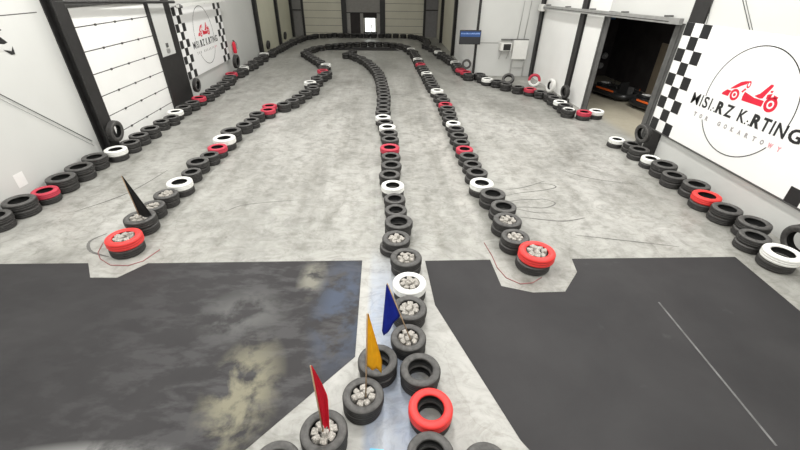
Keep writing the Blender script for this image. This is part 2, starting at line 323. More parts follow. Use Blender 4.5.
GR = {'LW': 'tyres along the left wall', 'LB': 'tyres of the left track barrier', 'CR': 'tyres of the middle track barrier', 'CB': 'tyres of the middle track barrier',
      'CL': 'tyres of the short branch with flags', 'RB': 'tyres of the right track barrier', 'RW': 'tyres under the right banner',
      'RX': 'tyres along the right wall past the doorway', 'FB': 'tyres of the far bend', 'BW': 'tyres along the back wall'}
CN = {'k': 'black', 'w': 'white', 'r': 'red', 'W': 'white-sided black'}
tyres = []      # (score, x, y, z, D, colour, label, group)
stone_spots = []
for key, L in ROWS.items():
    anchor = None; cnt = {'r': 0, 'w': 0, 'W': 0}; off = 0
    for i, (x, y, D, cs) in enumerate(L):
        cl = cs[0]; st = 's' in cs; where = RN[key]
        if cl in 'rwW':
            cnt[cl] += 1; anchor = (cl, cnt[cl]); off = 0
            pos = f"{ORD[cnt[cl]]} {CN[cl]} one from the front, {where}"
            low = f"black bottom tyre under the {ORD[cnt[cl]]} {CN[cl]} one, {where}"
            top = f"{CN[cl]} painted {'stone-filled ' if st else ''}tyre, {pos}"
        else:
            off += 1
            if anchor is None:
                spot = f"{ORD[min(i+1, 13)]} stack from the front, {where}"
            else:
                s_ = 'stack' if off == 1 else 'stacks'
                spot = f"{NUM[off]} {s_} beyond the {ORD[anchor[1]]} {CN[anchor[0]]} one, {where}"
            top = f"{'stone-filled ' if st else ''}black top tyre {spot}"; low = f"black bottom tyre {spot}"
        if key == 'CL':
            what = ['plain front stack at the bottom edge', 'stone-filled stack with the red flag', 'stone-filled stack with the yellow flag', 'hollow stack behind the yellow flag'][i]
            top = f"black top tyre of the {what}"; low = f"black bottom tyre of the {what}"
        if key == 'CB':
            top = 'lone black top tyre at the bottom edge right of the middle barrier'; low = 'black bottom tyre of the lone stack at the bottom edge'
        if key in ('FB', 'BW'):
            top = f"black top tyre, {NUM[i+1] if i < 20 else 'many'} stacks along {where}"; low = top.replace('top', 'bottom')
        h = TW*D
        dx, dy = random.uniform(-.012, .012), random.uniform(-.012, .012)
        if key == 'RB': dx -= .025
        if key == 'CR' and i == 7: dx = -.055; dy = -.02
        if key == 'RW': dx -= .02
        Dl = D*.97 - .01
        d2 = (Vector((x, y, .2)) - CAM).length_squared
        tc = cl
        if cl == 'r' and y > 6.4 and key != 'RW': tc = 'd' 
        tyres.append((D*D/d2*(1.0 if cl == 'k' else 3), x, y, TW*Dl, D, tc, top, GR[key]))
        tyres.append((D*D/d2*.5, x+dx, y+dy, 0, Dl, 'k', low, GR[key]))
        if st: stone_spots.append((key, i, x, y, TW*Dl+h, D, x+dx, y+dy, Dl, top))
tyres.sort(key=lambda t: -t[0])
LEAN = [  # x, y, zc, D, axis angle from +X, tilt, colour, label
    (-6.97, 10.02, .60, .54, 0, 6, 'k', 'black tyre standing on edge against the dark column at the left door'),
    (-7.04, 15.35, .57, .50, 0, 6, 'k', 'black tyre standing on edge beneath the left banner, beside its checks'),
    (-7.03, 20.0, .63, .62, 0, 6, 'k', 'black tyre standing on edge below the red fire extinguisher'),
    (-7.02, 26.0, .57, .50, 0, 6, 'k', 'black tyre standing on edge by the first column past the left banner'),
    (-7.0, 30.7, .57, .50, 0, 6, 'k', 'black tyre standing on edge by the second column past the left banner'),
    (4.08, 20.25, .55, .46, 75, 0, 'k', 'black tyre standing on edge below the wall screen'),
    (5.72, 18.45, .23, .56, 60, 48, 'k', 'black tyre leaning behind the row, left of the white wall box'),
    (6.80, 18.05, .275, .55, 70, 6, 'H', 'red and white tyre standing on edge before the corner column'),
    (7.16, 16.98, .275, .55, 12, 4, 'w', 'white tyre standing on edge against the white wall'),
    (7.1, 15.35, .40, .50, 8, -6, 'k', 'black tyre standing on edge against the column left of the doorway'),
    (7.05, 9.98, .57, .52, 8, -6, 'k', 'black tyre standing on edge against the column right of the doorway'),
    (7.13, 5.2, .30, .60, 0, -8, 'k', 'large black tyre leaning on the wall at the right picture edge'),
]
n_ind = 300 - len(LEAN) - 1
first = True
def put(mesh_key, name='car_tyre'):
    o = proto.copy(); o.data = TM[mesh_key]; COL.objects.link(o); return o
for (s, x, y, z, D, cl, lab, g) in tyres[:n_ind]:
    o = put(cl); D *= .992; o.scale = (D, D, D); o.location = (x, y, z); o.rotation_euler = (0, 0, random.uniform(0, 6.28))
    tag(o, lab, 'tyre', g)
for (x, y, zc, D, ang, tilt, cl, lab) in LEAN:
    o = put(cl); o.scale = (D, D, D)
    R = Matrix.Rotation(math.radians(ang), 4, 'Z') @ Matrix.Rotation(math.radians(90+tilt), 4, 'Y') @ Matrix.Translation((0, 0, -TW*D/2))
    o.matrix_world = Matrix.Translation((x, y, zc)) @ R @ Matrix.Diagonal((D, D, D, 1))
    tag(o, lab, 'tyre', 'tyres standing on edge')
o = put('k'); o.scale = (.46,)*3; o.location = (7.1, 15.35, 0)
tag(o, 'flat black tyre under the standing one at the column left of the doorway', 'tyre')
# the rest of the far rows: one object
bm = bmesh.new()
PF = [(.295, .243), (.40, .29), (.452, .282), (.5, .225), (.5, .065), (.452, .008), (.40, 0), (.295, .047), (.455, .06), (.455, .23)]
KM = {'k': 0, 'w': 2, 'r': 3, 'd': 3, 'W': 2}
for (s, x, y, z, D, cl, lab, g) in tyres[n_ind:]:
    k = KM[cl]
    lathe(bm, [(r*D, h*D+z) for r, h in PF], 22, True, [4 if k == 0 and i_ not in (2, 3, 4) else k for i_ in range(7)]+[1]*3, Matrix.Translation((x, y, 0)))
o = obj('distant_tyres', bm, [M['rubber'], M['inner'], M['white_paint'], M['dull_red_paint'], M['sidewall']])
tag(o, 'remaining small tyres filling the barriers and rows at the far end of the hall', 'tyres', kind='stuff')

# ------------------------------------------------------------------ granite setts inside the end tyres
def sett_mesh(seed):
    rnd = random.Random(seed); bm = bmesh.new()
    bmesh.ops.create_cube(bm, size=1)
    for v in bm.verts: v.co += Vector((rnd.uniform(-.1, .1), rnd.uniform(-.1, .1), rnd.uniform(-.1, .1)))
    bmesh.ops.bevel(bm, geom=bm.edges[:], offset=.1, segments=2, affect='EDGES')
    bmesh.ops.recalc_face_normals(bm, faces=bm.faces[:])
    me = bpy.data.meshes.new('granite_sett'); bm.to_mesh(me); bm.free(); me.materials.append(M['stone']); return me
SM = [sett_mesh(s) for s in range(6)]
sproto = bpy.data.objects.new('cobblestone', SM[0])
fill = bmesh.new()
rnd = random.Random(5)
for (key, i, x, y, zt, D, xl, yl, Dl, lab) in stone_spots:
    r = .30*D; n = 7; a0 = rnd.uniform(0, 6)
    s = r*.56
    spots = [(r*.66*math.cos(a0+k*2*PI/n), r*.66*math.sin(a0+k*2*PI/n)) for k in range(n)] + [(r*.24*math.cos(a0+q_), r*.24*math.sin(a0+q_)) for q_ in (.4, 3.5)]
    top_of = lab.replace('stone-filled ', '').replace(' painted', '').replace('black top tyre', 'black tyre').replace(' tyre, ', ' tyre ')
    for k, (px, py) in enumerate(spots):
        o = sproto.copy(); o.data = SM[rnd.randrange(6)]; COL.objects.link(o)
        q = s*rnd.uniform(.86, 1.0)
        zz = zt - q*.5 + (.02 if k >= n else rnd.uniform(-.02, .0))
        o.location = (x+px, y+py, zz); o.scale = (q, q*rnd.uniform(.85, 1), q*rnd.uniform(.8, .95))
        o.rotation_euler = (rnd.uniform(-.3, .3), rnd.uniform(-.3, .3), a0 + k*2*PI/n + rnd.uniform(-.25, .25))
        tag(o, 'grey cobblestone in the ' + top_of, 'stone', 'cobblestones in the ' + top_of)
    # lower layers down to the floor
    zf = 0.0
    while zf < zt - s*1.25:
        hh = min(s*.8, zt - s*1.1 - zf)
        if hh < .02: break
        for px, py in spots:
            f0 = len(fill.verts)
            bmx = bmesh.new(); bmesh.ops.create_cube(bmx, size=1)
            mt = Matrix.Translation((xl+px*.86, yl+py*.86, zf+hh/2)) @ Matrix.Rotation(rnd.uniform(0, 1.5), 4, 'Z') @ Matrix.Diagonal((s*.66, s*.66, hh, 1))
            bmesh.ops.transform(bmx, matrix=mt, verts=bmx.verts[:])
            me_ = bpy.data.meshes.new('t'); bmx.to_mesh(me_); bmx.free(); fill.from_mesh(me_); bpy.data.meshes.remove(me_)
        zf += hh
tag(obj('cobblestone_fill', fill, M['stone']), 'grey granite cobbles filling the tyre stacks beneath the top stones', 'stones', kind='stuff')

# ------------------------------------------------------------------ flags
def flag(name, base, top, mat, edge_a, edge_b, w, side, label, fold, n=14):
    """pole from base to top, cloth hanging from the pole between fractions edge_a..edge_b, falling limp"""
    t = empty(name, base, label, 'flag', 'marshal flags stuck in the tyre stacks')
    B = Vector(base); T = Vector(top)
    bm = bmesh.new(); tube(bm, [Vector((0, 0, -.2)) if False else Vector((0, 0, 0)), (T-B)*.5, T-B], [.0085, .0075, .0065], 8)
    obj('pole', bm, M['wood'], t, True)
    bm = bmesh.new(); d = (T-B); m_ = 9
    side = Vector(side).normalized(); out = d.cross(side).normalized()
    grid = []
    for i in range(n+1):
        f = i/n; row = []
        p = d*(edge_b + (edge_a-edge_b)*f)
        ww = w(f)
        for j in range(m_+1):
            g = j/m_
            q = p + side*ww*g + out*(.020*math.sin(g*fold*PI + f*1.3)*(.25+f*.75)*min(1, g*4)) + Vector((0, 0, -.10*g*f))
            row.append(bm.verts.new(q))
        grid.append(row)
    for a, b_ in zip(grid, grid[1:]):
        for j in range(m_): bm.faces.new((a[j], a[j+1], b_[j+1], b_[j]))
    bmesh.ops.solidify(bm, geom=bm.faces[:], thickness=.004)
    obj('flag_cloth', bm, mat, t, True)
    return t
flag('flag', (-.62, 2.13, .26), (-.635, 2.13, 1.26), M['red_cloth'], .13, 1.0, lambda f: .012+.12*min(1, f*2.2)*(1-.55*f), (1, .1, 0),
     'red flag hanging limp on its pole in the front stone-filled stack', 3)
flag('flag', (-.22, 2.50, .26), (-.17, 2.55, 1.43), M['yellow_cloth'], .40, 1.0, lambda f: .012+.14*min(1, f*1.3), (1, .05, 0),
     'yellow flag hanging limp on its pole in the second stone-filled stack', 3)
flag('flag', (.30, 3.27, .26), (.02, 3.32, 1.12), M['blue_cloth'], .45, 1.0, lambda f: .02+.30*min(1, f*1.15), (-.62, -.05, -.75),
     'blue flag hanging from a pole leaning left out of the middle barrier', 3)
flag('flag', (-4.47, 6.2, .27), (-4.5, 6.2, 1.11), M['black_cloth'], .08, 1.0, lambda f: .015+.20*min(1, f*1.15), (1, .05, 0),
     'black flag on its pole in the second stack of the left barrier', 2.5)

# ------------------------------------------------------------------ floor, sheets and marks
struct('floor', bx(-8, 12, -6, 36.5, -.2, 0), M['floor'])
def sheet(name, pts, mat, label, th=.006, cat='floor sheet', **kw):
    bm = bmesh.new(); prism(bm, pts, th); return tag(obj(name, bm, mat), label, cat, **kw)
sheet('floor_sheet', [(-7.9, 5.22), (-4.88, 5.21), (-4.62, 4.84), (-4.2, 4.83), (-3.91, 5.19), (-.39, 5.2), (-.39, 3.23), (-1.42, 2.12), (-2.3, 1.2), (-7.9, 1.2)][::-1],
      M['mat_dusty'], 'dusty black floor sheet on the left of the flags', .006)
sheet('floor_sheet', [(.67, 5.17), (1.78, 5.18), (1.80, 4.51), (2.25, 4.35), (2.75, 4.36), (3.14, 4.83), (3.2, 5.18), (6.1, 5.18), (6.04, 3.9), (5.9, 1.2), (1.95, 1.2), (1.38, 2.14), (.72, 4.12)][::-1],
      M['mat_clean'], 'clean black floor sheet on the right of the middle barrier', .006)
sheet('floor_sheet', [(-4.1, 28.25), (1.05, 28.15), (.75, 29.4), (-.1, 29.65), (-.9, 29.75), (-1.9, 29.55), (-2.9, 29.05), (-3.6, 28.6)], M['mat_clean'],
      'black floor sheet inside the far bend of the barriers', .006)
# joint line in the right sheet (thin pale tape)
bm = bmesh.new(); prism(bm, [(4.05, 4.1), (4.075, 4.1), (4.02, 2.0), (3.995, 2.0)][::-1], .001, z0=.0061)
tag(obj('tape_line', bm, plain('pale_tape', (.12, .12, .12), .6, var=.5, scale=5)), 'thin pale joint line running through the right black sheet', 'line')
bm = bmesh.new(); prism(bm, [(-.2, 1.95), (-.02, 1.95), (-.03, 2.085), (-.17, 2.10)], .002)
tag(obj('paint_patch', bm, M['blue_paint']), 'light blue paint patch on the pale floor at the bottom edge', 'paint')
def ribbon(bm, pts, w, z):
    P = []
    pts = [Vector((x, y, 0)) for x, y in pts]
    for i in range(len(pts)-1):      # catmull-rom
        p0, p1, p2, p3 = pts[max(i-1, 0)], pts[i], pts[i+1], pts[min(i+2, len(pts)-1)]
        for k in range(8):
            t = k/8
            P.append(.5*((2*p1)+(p2-p0)*t+(2*p0-5*p1+4*p2-p3)*t*t+(3*p1-p0-3*p2+p3)*t**3))
    P.append(pts[-1]); L = []
    for i, p in enumerate(P):
        d = (P[min(i+1, len(P)-1)]-P[max(i-1, 0)]).normalized(); n = Vector((-d.y, d.x, 0))
        ww = w*(.35+.65*math.sin(PI*i/(len(P)-1)))*random.uniform(.7, 1)
        L.append((bm.verts.new((*(p+n*ww/2).xy, z)), bm.verts.new((*(p-n*ww/2).xy, z))))
    for a, b_ in zip(L, L[1:]): bm.faces.new((a[0], b_[0], b_[1], a[1]))
bm = bmesh.new()
for k, (pts, w) in enumerate([([(2.53, 7.43), (3.04, 7.62), (3.66, 7.76), (3.97, 7.91), (3.84, 8.07), (3.43, 8.12)], .035), ([(2.51, 6.95), (2.95, 6.98), (3.36, 6.94), (3.66, 7.15), (3.41, 7.38)], .04),
        ([(2.72, 6.58), (3.19, 6.46), (3.58, 6.41), (4.03, 6.52)], .05), ([(2.74, 7.77), (3.24, 7.91), (3.83, 8.23)], .03), ([(-3.23, 6.86), (-3.01, 7.1), (-2.63, 7.22), (-1.82, 7.35)], .03),
        ([(-5.1, 6.1), (-5.25, 5.85), (-5.05, 5.55), (-4.65, 5.38)], .06), ([(4.44, 8.86), (4.8, 8.5), (5.19, 8.27), (6.02, 7.99)], .03), ([(3.57, 5.91), (4.34, 5.73), (5.32, 5.5)], .03),
        ([(-6.2, 6.9), (-5.6, 7.7), (-5.3, 8.9)], .04), ([(2.75, 6.9), (3.1, 6.75), (3.5, 6.72)], .03), ([(2.6, 7.2), (3.0, 7.3), (3.5, 7.3)], .03)]):
    ribbon(bm, pts, w, .0012+.0002*k)
tag(obj('tyre_marks', bm, M['skid']), 'dark curved tyre marks rubbed onto the grey concrete', 'marks', kind='stuff')
for pts, lab in (([(1.79, 5.68), (1.84, 5.29), (1.85, 4.96), (1.93, 4.7), (2.11, 4.55), (2.31, 4.57), (2.5, 4.70)], 'thin dull red cable curling around the red end of the right barrier'),
                 ([(-4.99, 5.8), (-4.9, 5.5), (-4.75, 5.32), (-4.49, 5.15), (-4.2, 5.13), (-4.02, 5.25), (-3.9, 5.57)], 'thin dull red cable curling around the red end of the left barrier')):
    bm = bmesh.new(); tube(bm, [(x, y, .007) for x, y in pts], .007, 6)
    tag(obj('cable', bm, M['cable_red'], None, True), lab, 'cable')

# ------------------------------------------------------------------ the hall shell
XL, XR, XJ, YJ, YB, H = -7.42, 7.4, 4.45, 20.3, 35.8, 6.8
def seam_wall(bm_args, seams=()):
    bm = bx(*bm_args)
    for s in seams: box(bm, *s, 1)
    return bm
struct('wall_left', seam_wall((XL-.2, XL, -6, YB, 0, H), [(XL, XL+.004, -6, 9.7, 3.31, 3.325)]), [M['wall'], M['seam']])
struct('trim_left_beige', bx(XL, XL+.02, 25.7, YB-.08, 0, 4.5), plain('pale_yellow_panel', (.66, .65, .52), .55, var=.05, scale=.6))
struct('wall_back', bx(XL-.2, XJ+3.2, YB, YB+.2, 0, H), M['wall_back'])
# right wall: near piece, over the doorway, between doorway and jog; the jog; the far piece
YD0, YD1, ZD = 10.62, 14.15, 3.2
struct('wall_right', bx(XR, XR+.2, -6, YD0, 0, H), M['wall'])
struct('wall_right_lintel', bx(XR, XR+.2, YD0, YD1, ZD, H), M['wall'])
struct('wall_right_middle', bx(XR, XR+.08, YD1, YJ, 0, H), M['door_white'])
struct('wall_jog', seam_wall((XJ, XR+.2, YJ, YJ+.2, 0, H), [(XJ, 5.55, YJ-.004, YJ, 1.50, 1.52)]), [M['wall'], M['seam']])
struct('wall_right_far', bx(XJ, XJ+.2, YJ+.2, YB, 0, H), M['wall_back'])
struct('trim_white_panel', bx(XJ-.02, XJ, YJ+.2, 26.2, 0, 3.4), M['door_white'])
struct('wall_front', bx(XL-.2, XR+.2, -6.2, -6, 0, H), M['wall'])
struct('ceiling', bx(XL-.2, 12, -6.2, YB+.2, H, H+.2), M['ceiling'])
# side room behind the doorway
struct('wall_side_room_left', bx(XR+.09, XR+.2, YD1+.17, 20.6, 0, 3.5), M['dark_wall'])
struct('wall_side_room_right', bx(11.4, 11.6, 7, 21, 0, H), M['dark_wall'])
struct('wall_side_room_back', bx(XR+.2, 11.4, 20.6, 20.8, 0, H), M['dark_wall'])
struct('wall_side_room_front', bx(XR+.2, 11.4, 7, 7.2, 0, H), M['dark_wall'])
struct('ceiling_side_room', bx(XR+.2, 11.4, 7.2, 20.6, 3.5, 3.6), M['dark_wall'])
struct('door_4', bx(11.34, 11.4, 16.1, 16.85, 0, 2.0), M['brass'])

# steel columns (H sections), each one a thing of its own
def column(x, y, dx, w, d, label, z1=H, mat='black_metal', grp='steel wall columns'):
    """flange width w along the wall, depth d out from the wall in direction dx"""
    bm = bmesh.new(); t = min(.03, d/3)
    x1 = x + dx*d
    a, b_ = min(x, x1), max(x, x1)
    box(bm, a, a+t, y-w/2, y+w/2, 0, z1); box(bm, b_-t, b_, y-w/2, y+w/2, 0, z1); box(bm, a+t, b_-t, y-t/2, y+t/2, 0, z1)
    o = obj('steel_column', bm, M[mat]); return tag(o, label, 'column', grp, 'structure')
column(XL, 10.08, 1, .34, .26, 'thick black steel column left of the white sectional door')
column(XL, 15.36, 1, .46, .04, 'black steel column between side door and left banner')
column(XL, 25.5, 1, .3, .2, 'black steel column on the left wall, first past the left banner')
column(XL, 30.45, 1, .3, .2, 'black steel column on the left wall, second past the left banner')
column(XL, 35.2, 1, .3, .2, 'black steel column in the far left corner')
column(XR, 10.0, -1, .52, .045, 'black steel column between doorway and right banner')
column(XR, 15.85, -1, .36, .1, 'black steel column left of the doorway')
column(XR-.02, 20.1, -1, .34, .1, 'black steel column in the corner beside the white wall box')
column(XJ, 26.4, -1, .3, .2, 'black steel column on the far right wall, nearest the screen')
column(XJ, 32.4, -1, .3, .2, 'black steel column on the far right wall, nearest the back wall')
bm = bx(XJ-.05, XJ+.05, YJ-.12, YJ, 0, 3.5)
tag(obj('steel_post', bm, M['black_metal']), 'thin black post at the corner behind the wall screen', 'post', None, 'structure')

# left sectional door
D1 = empty('door_1', (XL, 12.2, 0), None, None, kind='structure')
def rel(bm, o):
    bmesh.ops.translate(bm, vec=-Vector(o.location), verts=bm.verts[:]); return bm
zs = [.0, .32, .82, 1.33, 1.87, 2.40, 2.94, 3.36]
bm = bmesh.new()
for a, b_ in zip(zs, zs[1:]): box(bm, XL, XL+.06, 10.5, 13.9, a+.013, b_-.013)
obj('door_leaf', rel(bm, D1), M['door_white'], D1)
bm = bmesh.new()
for z in zs[1:-1]: box(bm, XL, XL+.05, 10.5, 13.9, z-.013, z+.013)
obj('panel_seams', rel(bm, D1), M['seam'], D1)
for z in zs[1:-1]:
    for y in (11.35, 12.2, 13.05):
        bm = bx(XL+.06, XL+.075, y-.035, y+.035, z-.025, z+.025)
        obj('hinge', rel(bm, D1), M['seam'], D1)
for y0, y1 in ((10.3, 10.5), (13.9, 14.05)):
    bm = bx(XL, XL+.12, y0, y1, 0, 3.36); obj('door_jamb', rel(bm, D1), M['black_metal'], D1)
obj('door_header', rel(bx(XL, XL+.12, 10.3, 14.05, 3.36, 3.46), D1), M['grey_metal'], D1)
# horizontal rail above it (dark then white) and its bracket
bm = bmesh.new(); tube(bm, [(XL+.22, 10.0, 3.50), (XL+.22, 15.6, 3.27)], .045, 8)
tag(obj('ceiling_rail', bm, M['black_metal']), 'dark horizontal rail above the white sectional door', 'rail')
t = empty('ceiling_rail', (XL+.3, 15.6, 3.13), 'white horizontal rail above the left banner', 'rail')
bm = bmesh.new(); box(bm, -.05, .05, 0, 4.6, -.03, .06); obj('rail_bar', bm, M['white_metal'], t)
for k in range(3):
    bm = bx(-.3, .05, .2+k*2, .26+k*2, -.03, .0); obj('rail_bracket', bm, M['galv'], t)
bm = bmesh.new(); lathe(bm, [(0, -.06), (.11, -.05), (.12, .02), (.06, .07), (0, .08)], 18); bmesh.ops.translate(bm, vec=(0, .12, 0), verts=bm.verts[:])
obj('rail_roller', bm, M['grey_metal'], t, True)

# side door: pale upper panel, black lower panel, lock
sd = empty('door_2', (XL, 14.58, 0), None, None, kind='structure')
obj('upper_panel', bx(0, .06, -.52, .54, 1.72, 3.3), M['wall'], sd)
obj('lower_panel', bx(0, .07, -.52, .54, .0, 1.72), M['black_metal'], sd)
obj('lock_plate', bevel(bx(.06, .085, -.02, .12, 1.97, 2.1), .01), M['grey_metal'], sd)
obj('latch', bevel(bx(.06, .08, -.06, .16, 1.80, 1.92), .01), M['galv'], sd)

# ------------------------------------------------------------------ banners
def text_bm(body, size, bold, u, v, align='CENTER', spacing=1.0, depth=.0015):
    cu = bpy.data.curves.new('t', 'FONT'); cu.body = body; cu.size = size; cu.offset = bold; cu.align_x = align
    cu.space_character = spacing; cu.extrude = depth; cu.resolution_u = 3
    ob = bpy.data.objects.new('t', cu); COL.objects.link(ob)
    dg = bpy.context.evaluated_depsgraph_get(); dg.update()
    me = bpy.data.meshes.new_from_object(ob.evaluated_get(dg))
    bm = bmesh.new(); bm.from_mesh(me)
    bpy.data.objects.remove(ob); bpy.data.curves.remove(cu); bpy.data.meshes.remove(me)
    xs = [q.co.x for q in bm.verts]; cx = (min(xs)+max(xs))/2 if align == 'CENTER' else 0
    bmesh.ops.translate(bm, vec=(u-cx, v, 0), verts=bm.verts[:])
    return bm, (max(xs)-min(xs))
def fit_text(body, width, size_guess, bold, u, v, spacing=1.0, height=None):
    bm, w = text_bm(body, size_guess, bold, 0, 0, 'CENTER', spacing)
    sx = width/w; ys = [q.co.y for q in bm.verts]; sy = (height/(max(ys)-min(ys))) if height else sx
    bmesh.ops.scale(bm, vec=(sx, sy, 1), verts=bm.verts[:])
    ys = [q.co.y for q in bm.verts]
    bmesh.ops.translate(bm, vec=(u, v-min(ys), 0), verts=bm.verts[:])
    return bm
def join(a, b_):
    me = bpy.data.meshes.new('j'); b_.to_mesh(me); b_.free(); a.from_mesh(me); bpy.data.meshes.remove(me); return a
def annulus(bm, cx, cy, r0, r1, a0=0, a1=2*PI, n=48, h=.002):
    V = []
    for k in range(n+1):
        a = a0+(a1-a0)*k/n
        V.append([bm.verts.new((cx+r*math.cos(a), cy+r*math.sin(a), z)) for r, z in ((r0, 0), (r1, 0), (r1, h), (r0, h))])
    for A, B in zip(V, V[1:]):
        for i in range(4): bm.faces.new((A[i], A[(i+1) % 4], B[(i+1) % 4], B[i]))
def disc(bm, cx, cy, r, h=.002, n=24):
    prism(bm, [(cx+r*math.cos(2*PI*k/n), cy+r*math.sin(2*PI*k/n)) for k in range(n)], h)
def kart_logo():
    bm = bmesh.new()
    def px(pts): return [((x-405)/334*1.32, (135-y)/334*1.32) for x, y in pts]
    for poly in ([(238, 122), (240, 112), (262, 92), (292, 92), (286, 106), (284, 122)],
                 [(276, 84), (300, 62), (326, 40), (352, 30), (372, 27), (362, 44), (340, 56), (312, 74), (290, 82)],
                 [(374, 78), (440, 92), (500, 92), (500, 121), (376, 121), (372, 104)],
                 [(436, 84), (462, 66), (496, 16), (508, 14), (512, 22), (486, 84), (470, 88)],
                 [(352, 82), (366, 62), (376, 66), (362, 86)],
                 [(502, 62), (526, 52), (524, 76), (504, 82)], [(536, 56), (562, 60), (560, 72), (538, 70)], [(510, 42), (524, 38), (522, 50), (512, 50)]):
        prism(bm, px(poly)[::-1], .002)
    s = 1.32/334
    for cx, cy, R in ((320, 106, 29), (541, 100, 35)):
        annulus(bm, (cx-405)*s, (135-cy)*s, R*.55*s, R*s); disc(bm, (cx-405)*s, (135-cy)*s, R*.3*s)
    b2 = bmesh.new(); annulus(b2, 0, 0, 8*s, 15*s); bmesh.ops.scale(b2, vec=(.75, 1.2, 1), verts=b2.verts[:])
    bmesh.ops.translate(b2, vec=((378-405)*s, (135-42)*s, 0), verts=b2.verts[:])
    return join(bm, b2)
def banner(loc, rotm, sx, sz, z0, z1, half, label, cols, rows=9, tx=1.0):
    """local frame: x along the reading direction, y up, z out of the wall; origin at the ring's centre"""
    t = empty('banner', loc, label, 'banner')
    t.rotation_euler = rotm.to_euler()
    obj('banner_sheet', bx(-half, half, z0, z1, -.012, 0), M['banner'], t)
    sq = (z1-z0)/rows; cw = sq*cols
    for sgn in (-1, 1):
        bm = bmesh.new()
        for c_ in range(3):
            for r_ in range(rows):
                if (c_+r_) % 2 == 0:
                    xa = half-(c_+1)*cw; xb = half-c_*cw
                    if sgn < 0: xa, xb = -xb, -xa
                    box(bm, xa, xb, z1-(r_+1)*sq, z1-r_*sq, 0, .002)
        obj('checker_squares', bm, M['black_print'], t)
    S = Matrix.Diagonal((sx, sz, 1, 1))
    def add(name, bm, mat):
        bmesh.ops.transform(bm, matrix=S, verts=bm.verts[:]); bmesh.ops.translate(bm, vec=(0, 0, .0005), verts=bm.verts[:])
        obj(name, bm, mat, t)
    bm = bmesh.new()
    annulus(bm, 0, 0, 1.058, 1.078, math.radians(-8), math.radians(186), 64)
    annulus(bm, 0, 0, 1.058, 1.078, math.radians(214), math.radians(326), 40)
    add('ring', bm, M['black_print'])
    add('kart_emblem', (lambda b_: (bmesh.ops.translate(b_, vec=(-.005, -.02, 0), verts=b_.verts[:]), b_)[1])(kart_logo()), M['red_print'])
    for word, xa, xb, bold in (('M', -1.44, -1.20, .002), ('I', -1.145, -1.11, .004), ('S', -1.06, -.91, .006), ('I', -.855, -.82, .004), ('R', -.64, -.43, .016), ('Z', -.39, -.18, .008), ('K', -.02, .17, .007), ('R', .32, .54, .016), ('T', .56, .74, .009), ('I', .785, .825, .004), ('N', .88, 1.10, .007), ('G', 1.15, 1.42, .009)):
        add('lettering', fit_text(word, xb-xa, .3, bold, (xa+xb)/2, -.36, 1.02, .25), M['black_print'])
    for cx in (-.71, .25):
        for dx, dy in ((-.05, .015), (.045, .015), (-.01, .07)):
            bm = bmesh.new(); disc(bm, cx+dx, -.36+dy, .018, n=10); add('dot_mark', bm, M['black_print'])
    for k, ch in enumerate('TOR GOKARTOWY'):
        if ch == ' ': continue
        wd_ = .085 if ch != 'W' else .11
        add('small_letter', fit_text(ch, wd_*.95, .1, .006, -1.15+k*.19, -.59, 1, .095), M['pink_print' if k > 10 else 'grey_print'])
    return t
RR = Matrix(((0, 0, -1), (-1, 0, 0), (0, 1, 0)))     # local x -> -Y, y -> Z, z -> -X
RL = Matrix(((0, 0, 1), (1, 0, 0), (0, 1, 0)))       # local x -> +Y, y -> Z, z -> +X
banner((XR-.06, 7.70, 1.98), RR, 1, 1, .68-1.98, 3.25-1.98, 2.55, 'large white banner with checks and red kart emblem on the right wall', 1.0)
banner((XL+.055, 17.9, 1.98), RL, .89, .99, .70-1.98, 3.1-1.98, 2.31, 'white banner with checks and red kart emblem on the left wall', 1.0)
for y0, y1, x, lab in ((5.17, 10.3, XR-.03, 'thin grey rail under the right banner'),):
    tag(obj('banner_rail', bx(x-.03, x+.03, y0, y1, .64, .67), M['grey_metal']), lab, 'rail')
# fragment of wall art at the left edge: printed sheet with dark shapes
t = empty('wall_print', (XL, 8.52, 3.03), 'white print with black and red shapes high on the left wall', 'print')
obj('print_sheet', bx(0, .006, -1.4, .12, -.3, .5), M['wall'], t)
bm = bmesh.new()
def artpoly(pts): 
    b2 = bmesh.new(); prism(b2, pts, .002); bmesh.ops.transform(b2, matrix=Matrix.Translation((.006, 0, 0)) @ Matrix(((0, 0, 1, 0), (1, 0, 0, 0), (0, 1, 0, 0), (0, 0, 0, 1))), verts=b2.verts[:]); join(bm, b2)
artpoly([(-.9, .34), (-.08, .26), (.12, .05), (.02, .02), (-.9, .06)]); artpoly([(-.6, .02), (-.02, -.02), (.12, -.17), (.03, -.19), (-.6, -.08)]); artpoly([(-.05, -.28), (.12, -.33), (.19, -.25), (.17, -.39), (.08, -.39)])
obj('dark_shapes', bm, M['black_print'], t)
bm = bmesh.new(); artpoly([(-.9, .06), (.02, .02), (-.01, -.015), (-.9, .02)]); obj('red_stripe', bm, M['red_print'], t)
bm = bx(0, .004, -.11, .12, -.14, .14)
tag(obj('paper_notice', bm, M['paper'], loc=(XL, 7.42, .46)), 'small white paper notice low on the left wall', 'notice')
